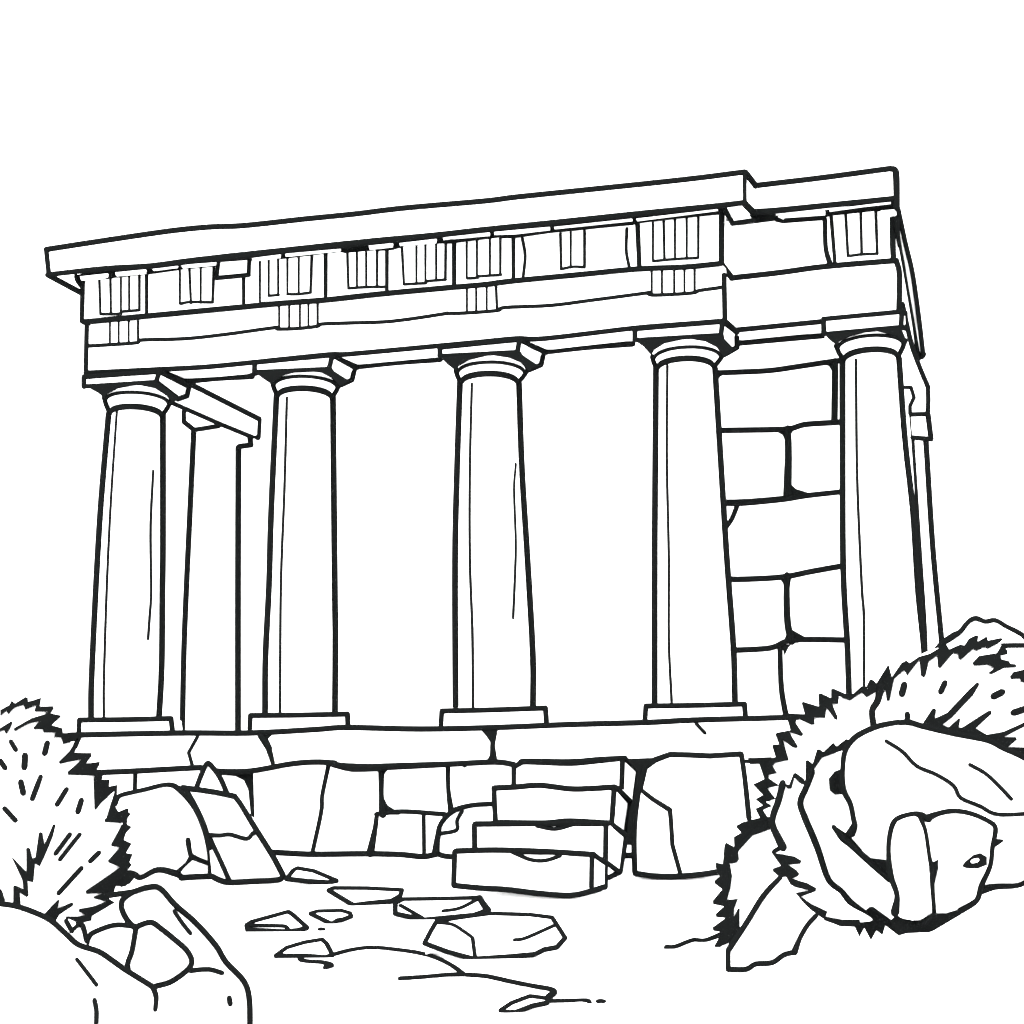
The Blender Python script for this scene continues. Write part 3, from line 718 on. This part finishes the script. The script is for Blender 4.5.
# ---- foreground boulders, left
k = C(0, 854, 3.938); kk = C(0, 800, 6.024)
b = Blob([(130, 1075), (120, 990), (131, 930), (122, 912), (121, 902), (124, 895), (132, 892), (147, 887.5), (160, 888), (175, 905), (195.5, 922.5), (216, 945.4), (226, 960.7), (244, 981), (250, 1001), (251, 1030), (246, 1075)], 5.85, .12)
b.ink(k((430, 163), (470, 157), (520, 150), (580, 132), (630, 135), (690, 200), (770, 270), (850, 360), (890, 425), (960, 500), (982, 570), (985, 690)), 5)
b.ink(k((525, 148), (490, 172), (478, 190), (480, 220), (500, 260), (530, 290)), 4.8); b.ink(k((686, 225), (715, 268), (750, 312)), 3.4); b.ink(k((903, 567), (907, 590)), 4.6)
b.ink(k((750, 460), (790, 455), (830, 455), (875, 468)), 4)
tag(b.build('boulder', STONE), 'long sloping boulder at the near edge, with a small stone set against its face', 'boulder')
b = Blob(k((535, 290), (600, 270), (680, 330), (740, 385), (752, 440), (680, 500), (612, 525), (560, 530), (500, 480), (503, 430), (518, 380)), 5.5, .06)
b.ink(k((530, 290), (565, 275), (600, 270), (640, 298), (680, 330), (740, 385), (752, 440), (680, 500), (612, 522)), 4.8); b.ink(k((535, 292), (520, 380), (503, 430), (505, 462)), 4.8)
tag(b.build('rock', STONE), 'five-sided small rock wedged between the two near boulders', 'rock')
b = Blob(k((340, 365), (360, 315), (450, 280), (520, 282), (530, 300), (515, 390), (505, 470), (400, 430)), 5.6, .05)
b.ink(k((340, 355), (352, 325), (370, 308), (450, 280), (530, 284)), 4.4)
tag(b.build('rock', STONE), 'small rock with a domed top between the bush and the five-sided rock', 'rock')
b = Blob(kk((340, 740), (400, 715), (470, 745), (500, 765), (528, 850), (470, 900), (400, 820)), 5.45, .02)
b.ink(kk((398, 728), (432, 790)), 4); b.ink(kk((432, 788), (470, 752)), 3.4); b.ink(kk((468, 742), (500, 762), (522, 850)), [3.5, 5, 4])
tag(b.build('pebble', STONE), 'tiny dark-edged stone caught under the bush beside the big smooth boulder', 'pebble')
b = Blob([(-60, 910), (-20, 903), (0, 903.5), (15, 906), (33, 912), (51, 920.5), (66, 934), (79, 945), (99, 952), (114, 962), (127, 971), (152, 987), (158, 1000), (160, 1040), (150, 1080), (40, 1090), (-60, 1080)], 5.2, .25)
b.ink(k((-20, 193), (0, 196), (60, 205), (130, 228), (200, 262), (260, 315), (310, 358), (390, 385), (450, 425), (500, 460), (600, 522)), 5); b.ink(k((600, 522), (615, 560), (612, 612)), [5, 4.6, 4])
b.ink(k((303, 415), (340, 462), (380, 515)), 3.4); b.ink(k((372, 575), (380, 620), (378, 690)), 4)
tag(b.build('boulder', STONE), 'big smooth boulder at the near edge in front of the left bush', 'boulder')

# ================================================================== RIGHT GROUP
r1 = C(700, 650, 5.12); r2 = C(700, 760, 4.655); r3 = C(854, 610, 6.024); r4 = C(824, 700, 4.095); r5 = C(650, 830, 6.024)
# rocky outcrop behind
b = Blob([(925, 668), (943, 643), (954, 635), (960, 631.6), (968.5, 621.6), (976, 618.5), (985, 621), (995, 620), (1007, 626.6), (1024, 636), (1060, 650), (1075, 700), (1070, 790), (930, 790)], 15.0, .5)
b.ink(r3((500, 235), (540, 195), (600, 155), (640, 130), (690, 70), (735, 50), (790, 70), (850, 62), (920, 100), (1000, 140), (1040, 175), (1080, 200)), [5, 5.5, 6, 4.4, 4, 4.4, 4, 4, 4, 4, 4.4, 4])
b.ink(r3((890, 215), (960, 213), (1080, 213)), 4.2)
tag(b.build('rock', STONE), 'pale outcrop with a bumpy top showing behind the bush on the right', 'rock')
# upper bush
YR = gd(880, 941) - .1
b = Blob([(876, 700), (884, 685), (892, 672), (905, 664), (920, 655), (938, 648), (952, 648), (972, 640), (985, 642), (1000, 644), (1010, 655), (1020, 668), (1060, 690), (1080, 760), (1040, 800), (900, 790), (874, 760)], YR + 1.6, .4)
b.blot(r3((60, 490), (95, 416), (120, 424), (135, 440), (202, 332), (212, 334), (228, 402), (285, 318), (315, 302), (335, 318), (390, 280), (455, 262), (505, 232), (548, 195), (575, 235), (640, 206), (665, 212), (690, 172), (735, 150), (752, 158), (745, 190), (800, 156), (808, 182), (888, 166), (898, 178), (880, 195), (805, 236), (790, 222), (736, 248), (722, 232), (642, 302), (626, 292), (625, 266), (598, 260), (520, 352), (504, 342), (500, 275), (452, 310), (432, 395), (418, 408), (400, 392), (394, 300), (320, 398), (302, 362), (242, 415), (215, 548), (195, 548), (188, 480), (165, 520), (130, 520), (100, 490)))
b.blot(r3((895, 198), (1060, 200), (1060, 226), (912, 228), (928, 246), (924, 268), (884, 276), (890, 296), (934, 306), (944, 322), (978, 326), (978, 346), (905, 350), (828, 390), (808, 378), (845, 350), (808, 330), (722, 336), (712, 318), (752, 275), (860, 258), (872, 238)))
b.blot(r3((1060, 350), (960, 372), (938, 400), (948, 418), (1004, 412), (1000, 432), (1060, 445)))
for a, c, w in (((303, 450), (288, 505), 6), ((548, 438), (522, 492), 5), ((842, 520), (892, 494), 6.2), ((962, 618), (1050, 590), 6), ((321, 628), (323, 690), 5)): b.ink(r3(a, c), w)
b.blot(r3((405, 695), (470, 595), (488, 590), (496, 602), (488, 652), (560, 618), (690, 480), (738, 436), (752, 434), (756, 450), (720, 512), (590, 650), (535, 690), (570, 706), (632, 650), (642, 654), (632, 706), (650, 708), (740, 650), (808, 606), (828, 604), (830, 626), (735, 712), (800, 750), (900, 732), (1060, 660), (1060, 688), (905, 765), (975, 764), (984, 780), (930, 825), (1060, 826), (1060, 925), (900, 845), (800, 800), (600, 756), (500, 740)), .03)
tag(b.build('bush', LEAF), 'spiky bush behind the top of the large boulder on the right', 'bush')
# main bush
b = Blob([(766, 770), (770, 760), (778, 748), (777, 738), (786, 730), (796, 722), (806, 712), (820, 704), (834, 698), (850, 697), (864, 690), (878, 688), (884, 720), (880, 780), (850, 850), (800, 850), (776, 835), (768, 800)], YR + .8, .22)
b.ink(r1((925, 190), (910, 260), (882, 310), (890, 395)), [7, 6, 5.6, 5.6])
b.blot(r1((430, 322), (535, 328), (518, 268), (530, 264), (608, 288), (604, 225), (618, 220), (670, 244), (670, 200), (684, 196), (760, 230), (785, 222), (825, 186), (852, 186), (858, 200), (866, 152), (882, 150), (908, 176), (930, 150), (925, 200), (900, 215), (852, 244), (828, 218), (768, 260), (712, 238), (708, 276), (678, 276), (706, 342), (704, 358), (688, 354), (648, 296), (642, 348), (586, 346), (588, 380), (570, 384), (500, 350), (490, 372), (530, 430), (520, 442), (458, 420), (502, 492), (494, 504), (472, 498), (425, 462), (456, 564), (386, 578), (372, 592), (397, 632), (352, 640), (350, 655), (408, 694), (345, 708), (388, 762), (340, 778), (368, 800), (325, 820), (358, 872), (300, 905), (185, 908), (212, 882), (305, 858), (282, 812), (320, 795), (282, 764), (320, 742), (270, 688), (328, 660), (302, 582), (215, 580), (215, 560), (340, 556), (386, 548), (368, 492), (372, 484), (404, 482), (384, 432), (392, 422), (462, 410), (448, 362), (420, 350)))
tag(b.build('bush', LEAF), 'spiky bush climbing from the platform corner to the left of the large boulder', 'bush')
# lower bush
b = Blob(r2((325, 285), (245, 330), (180, 400), (150, 470), (120, 540), (120, 640), (120, 760), (110, 850), (140, 870), (240, 740), (370, 560), (400, 500), (370, 400), (345, 320)), gd(735, 945) - .2, .08)
b.blot(r2((330, 262), (230, 278), (172, 302), (168, 314), (190, 338), (156, 358), (158, 402), (120, 382), (112, 400), (105, 482), (72, 476), (72, 500), (92, 542), (66, 562), (68, 576), (102, 602), (58, 655), (60, 672), (110, 682), (72, 716), (74, 732), (116, 736), (56, 780), (62, 796), (102, 802), (66, 864), (72, 882), (132, 852), (150, 882), (186, 790), (186, 690), (176, 690), (158, 730), (160, 690), (178, 645), (126, 650), (142, 600), (150, 540), (140, 484), (172, 478), (182, 462), (178, 425), (245, 352), (332, 322)))
tag(b.build('bush', LEAF), 'low narrow bush with a jagged dark edge beside the tilted slab', 'bush')
# curved band of stone
YC = gd(735, 945) - .32
b = Blob([(782, 783), (778, 801), (773, 816), (773, 827), (781, 845), (781, 860), (785, 872), (803, 900), (824, 916), (842, 922), (870, 921), (868, 916), (847, 904), (826, 883), (815, 853), (809, 837), (801, 818), (796.5, 802), (801, 787), (795, 780)], YC, .03)
b.blot(r1((412, 676), (455, 690), (478, 630), (492, 628), (535, 660), (538, 690), (520, 690), (484, 658), (470, 710), (450, 712), (435, 695), (412, 700)), .02)
b.ink(r2((385, 108), (365, 190), (340, 260), (340, 310), (385, 405)), [6, 6, 5.6, 6, 8])
b.ink(r2((388, 402), (348, 424)), 3.5)
b.blot(r2((365, 400), (398, 405), (360, 418), (345, 432), (440, 448), (474, 468), (468, 484), (412, 488), (450, 512), (464, 530), (455, 542), (430, 552), (500, 572), (542, 595), (540, 612), (472, 636), (520, 670), (595, 705), (585, 728), (660, 742), (745, 742), (745, 770), (650, 775), (570, 738), (490, 680), (432, 628), (440, 618), (505, 607), (440, 592), (385, 560), (338, 518), (338, 505), (375, 492), (330, 428), (340, 415)))
tag(b.build('boulder', STONE), 'narrow curved stone with a jagged dark lower edge, outermost left of the large boulder pile', 'boulder')
b = Blob([(842, 752), (820, 758), (808, 775), (801, 790), (800.6, 802), (805.5, 818), (813, 837.5), (819, 853), (825, 868), (830, 881), (841, 890.5), (851, 902.7), (870, 915), (895, 922), (915, 900), (890, 860), (860, 780)], YR, .06)
b.blot(r1((538, 690), (540, 566), (552, 562), (576, 580), (598, 508), (612, 506), (632, 520), (682, 472), (700, 492), (748, 454), (770, 462), (800, 480), (752, 508), (660, 540), (625, 552), (578, 622), (548, 712)), .03)
b.ink(r1((570, 625), (545, 700), (513, 780), (535, 860), (575, 950), (605, 1024)) + r4((18, 735), (70, 782), (110, 830), (170, 880)), [7, 5.4, 5.6, 7, 6.5, 6, 5.5, 5, 6, 7])
b.blot(r4((-10, 862), (10, 888), (135, 895), (185, 848), (200, 845), (292, 912), (340, 935), (308, 968), (252, 925), (240, 964), (215, 945), (192, 986), (165, 935), (145, 972), (125, 930), (70, 928), (0, 903)))
b.blot(r1((735, 604), (690, 620), (658, 658), (662, 718), (690, 742), (738, 738)))
tag(b.build('boulder', STONE), 'crescent-shaped boulder under the left side of the large boulder', 'boulder')
# large boulder
b = Blob([(852, 836), (853, 820), (849.4, 799), (842.6, 789.6), (842.6, 771), (845.5, 751.5), (854, 738.5), (868, 730), (881.6, 725), (900, 722.5), (924, 727), (954, 733.7), (987, 740.5), (1003, 748), (1024, 757.7), (1060, 790), (1070, 850), (1045, 878), (1017, 885.6), (983, 890), (900, 888), (870, 862)], YR - .2, .34)
b.ink(r1((775, 940), (792, 900), (785, 860), (770, 790), (735, 716), (730, 620), (742, 520), (790, 450), (860, 410), (930, 385), (1024, 368)), [7, 5, 4.4, 4.4, 5, 4, 4.4, 5, 5, 5, 4.6])
b.ink([(899, 722.3), (910.5, 722.5), (924, 726.5), (954, 733.7), (987, 740), (1003, 748), (1024, 757.7), (1050, 775)], 5)
b.ink(r4((255, 168), (320, 210), (380, 270), (460, 305), (530, 350), (560, 400), (640, 435), (710, 468), (850, 465)), 3.3); b.ink(r4((598, 265), (660, 300), (715, 350), (767, 405)), 3.2)
b.ink(r4((40, 520), (75, 565), (110, 595), (190, 665), (270, 735)), [4, 6, 5, 6, 6]); b.blot(r1((678, 896), (690, 898), (745, 935), (778, 885), (796, 890), (792, 930), (778, 962), (830, 1024), (795, 1024), (725, 962), (682, 908)))
b.blot(r4((175, 645), (262, 655), (272, 720), (305, 795), (285, 790), (268, 745), (230, 705)))
b.ink(r4((640, 780), (700, 765), (790, 760), (840, 738)), [8, 5.5, 4.4, 4])
tag(b.build('boulder', STONE), 'large smooth boulder with a wavy crack across its side', 'boulder')
# oblong and round stones
b = Blob(r4((295, 488), (360, 466), (385, 470), (412, 520), (432, 620), (440, 690), (447, 760), (452, 860), (420, 895), (360, 900), (302, 880), (298, 800), (275, 720), (265, 620), (275, 540)), YR - .78, .15)
b.ink(r4((290, 870), (300, 800), (275, 720), (265, 620), (272, 540), (295, 490), (360, 468), (400, 472), (430, 490)), [8, 5, 6, 4.4, 4.4, 4.6, 4.6, 6, 5]); b.ink(r4((392, 478), (415, 540), (430, 640), (440, 690), (442, 760), (450, 868)), [5, 4, 4, 5, 4.6, 4])
b.blot(r4((430, 672), (468, 652), (468, 690), (452, 760), (438, 740)))
tag(b.build('rock', STONE), 'upright oblong stone standing beside the round stone with an eye-shaped hollow', 'rock')
b = Blob(r4((405, 480), (470, 465), (530, 455), (600, 465), (670, 495), (702, 525), (690, 600), (680, 680), (640, 760), (625, 820), (550, 870), (450, 935), (340, 950), (310, 930), (400, 860)), YR - .65, .18)
b.ink(r4((420, 485), (470, 465), (530, 455), (600, 465), (670, 495), (702, 525), (690, 600), (680, 680), (645, 760), (625, 820), (560, 862)), [7, 4.6, 4.6, 4.4, 4.4, 4.6, 4.4, 4.4, 4.6, 5, 6])
b.blot(r4((690, 566), (735, 570), (735, 580), (690, 612)))
b.blot(r4((565, 682), (575, 665), (612, 634), (640, 626), (668, 642), (668, 676), (632, 690), (585, 690)), .03)
b.blot(r4((270, 905), (300, 875), (330, 892), (362, 902), (405, 895), (440, 874), (500, 872), (565, 852), (620, 822), (560, 880), (450, 945), (432, 952), (340, 956), (305, 966)), .12)
s_ = [unY(p[0], p[1], YR - .65 - float(b.h([p])[0]) - .075) for p in r4((604, 660), (612, 652), (630, 648), (636, 655), (628, 664), (610, 668))]
b.prism(s_, Vector((0, .02, 0)), 0)
tag(b.build('rock', STONE), 'round stone with an eye-shaped hollow in front of the large boulder', 'rock')
# tilted slab
yb = gd(735, 969) - .2
poly_block('stone_slab', r2((370, 548), (400, 545), (440, 615), (480, 665), (542, 725), (485, 800), (440, 895), (390, 915), (335, 945), (260, 950), (215, 975), (130, 976), (130, 885), (220, 750), (300, 625)), yb, .08,
           [(r2((375, 545), (295, 632), (220, 752), (133, 884)), [4, 5, 5, 5], True), (r2((130, 885), (130, 974)), 4.4, False), (r2((130, 975), (215, 974), (260, 950), (335, 944), (390, 908), (440, 895)), 4.4, True), (r2((440, 895), (465, 830), (500, 770), (540, 725)), [6, 4, 4, 4], True)],
           'pale tilted slab lying at the foot of the bushes on the right', 'stone slab')

# ================================================================== GROUND
s = MB()
lat = [-700, -60, -20, 0, 20, 60, 700]
vs = []
for n, z in GK:
    for a in lat: vs.append(P0 + N * n + A * a + Z * z)
W_ = len(lat); fs = []
for i in range(len(GK) - 1):
    for j in range(W_ - 1):
        fs.append([i * W_ + j, i * W_ + j + 1, (i + 1) * W_ + j + 1, (i + 1) * W_ + j])
s.add(vs, fs, 0)
for l, w in ((g((525, 545), (600, 525), (680, 512), (750, 510), (820, 516), (930, 530)) + q((170, 448), (220, 460), (270, 480), (320, 508), (362, 540)), 4.2),
             (q((85, 558), (180, 552), (300, 542), (380, 543), (460, 550), (560, 572), (650, 590), (742, 610), (718, 640)), [4, 4, 4, 4, 4.4, 4.4, 4.4, 5, 7]),
             (g((355, 562), (370, 575), (420, 582), (470, 585), (518, 600), (488, 612)), [4, 4, 3.6, 4, 5.5, 5]), (q((715, 655), (800, 652), (880, 650), (895, 657)), [5, 4, 4, 4]),
             (r5((100, 718), (150, 714), (255, 675), (330, 676), (430, 640)), [5, 4.2, 4, 4, 5])):
    px = dense(sm(l), 3)
    W = list(np.interp(np.linspace(0, 1, len(px)), np.linspace(0, 1, len(w)), w)) if isinstance(w, list) else w
    s.tube([(lambda h: h + Z * (.5 * (float(np.max(w)) + WADD) / 2 * h.y / F))(ghit(*p)) for p in px], W)
o = s.build('ground', EARTH); o['kind'] = 'structure'

# ================================================================== LIGHT
w = bpy.data.worlds.new('World'); SC.world = w; w.use_nodes = True
bg = w.node_tree.nodes['Background']; bg.inputs['Color'].default_value = (1, 1, 1, 1); bg.inputs['Strength'].default_value = 1.0
sl = bpy.data.lights.new('sun', 'SUN'); sl.energy = .5; sl.angle = math.radians(60)
so = bpy.data.objects.new('sun', sl); COL.objects.link(so); so.rotation_euler = (math.radians(50), 0, math.radians(-15)); so.location = (0, 0, 20)
SC.view_settings.view_transform = 'Standard'; SC.view_settings.look = 'None'
SC.view_settings.exposure = 4.0
SC.cycles.sample_clamp_direct = .3; SC.cycles.sample_clamp_indirect = .3; SC.view_settings.gamma = 1
SC.cycles.diffuse_bounces = 6; SC.cycles.max_bounces = 8
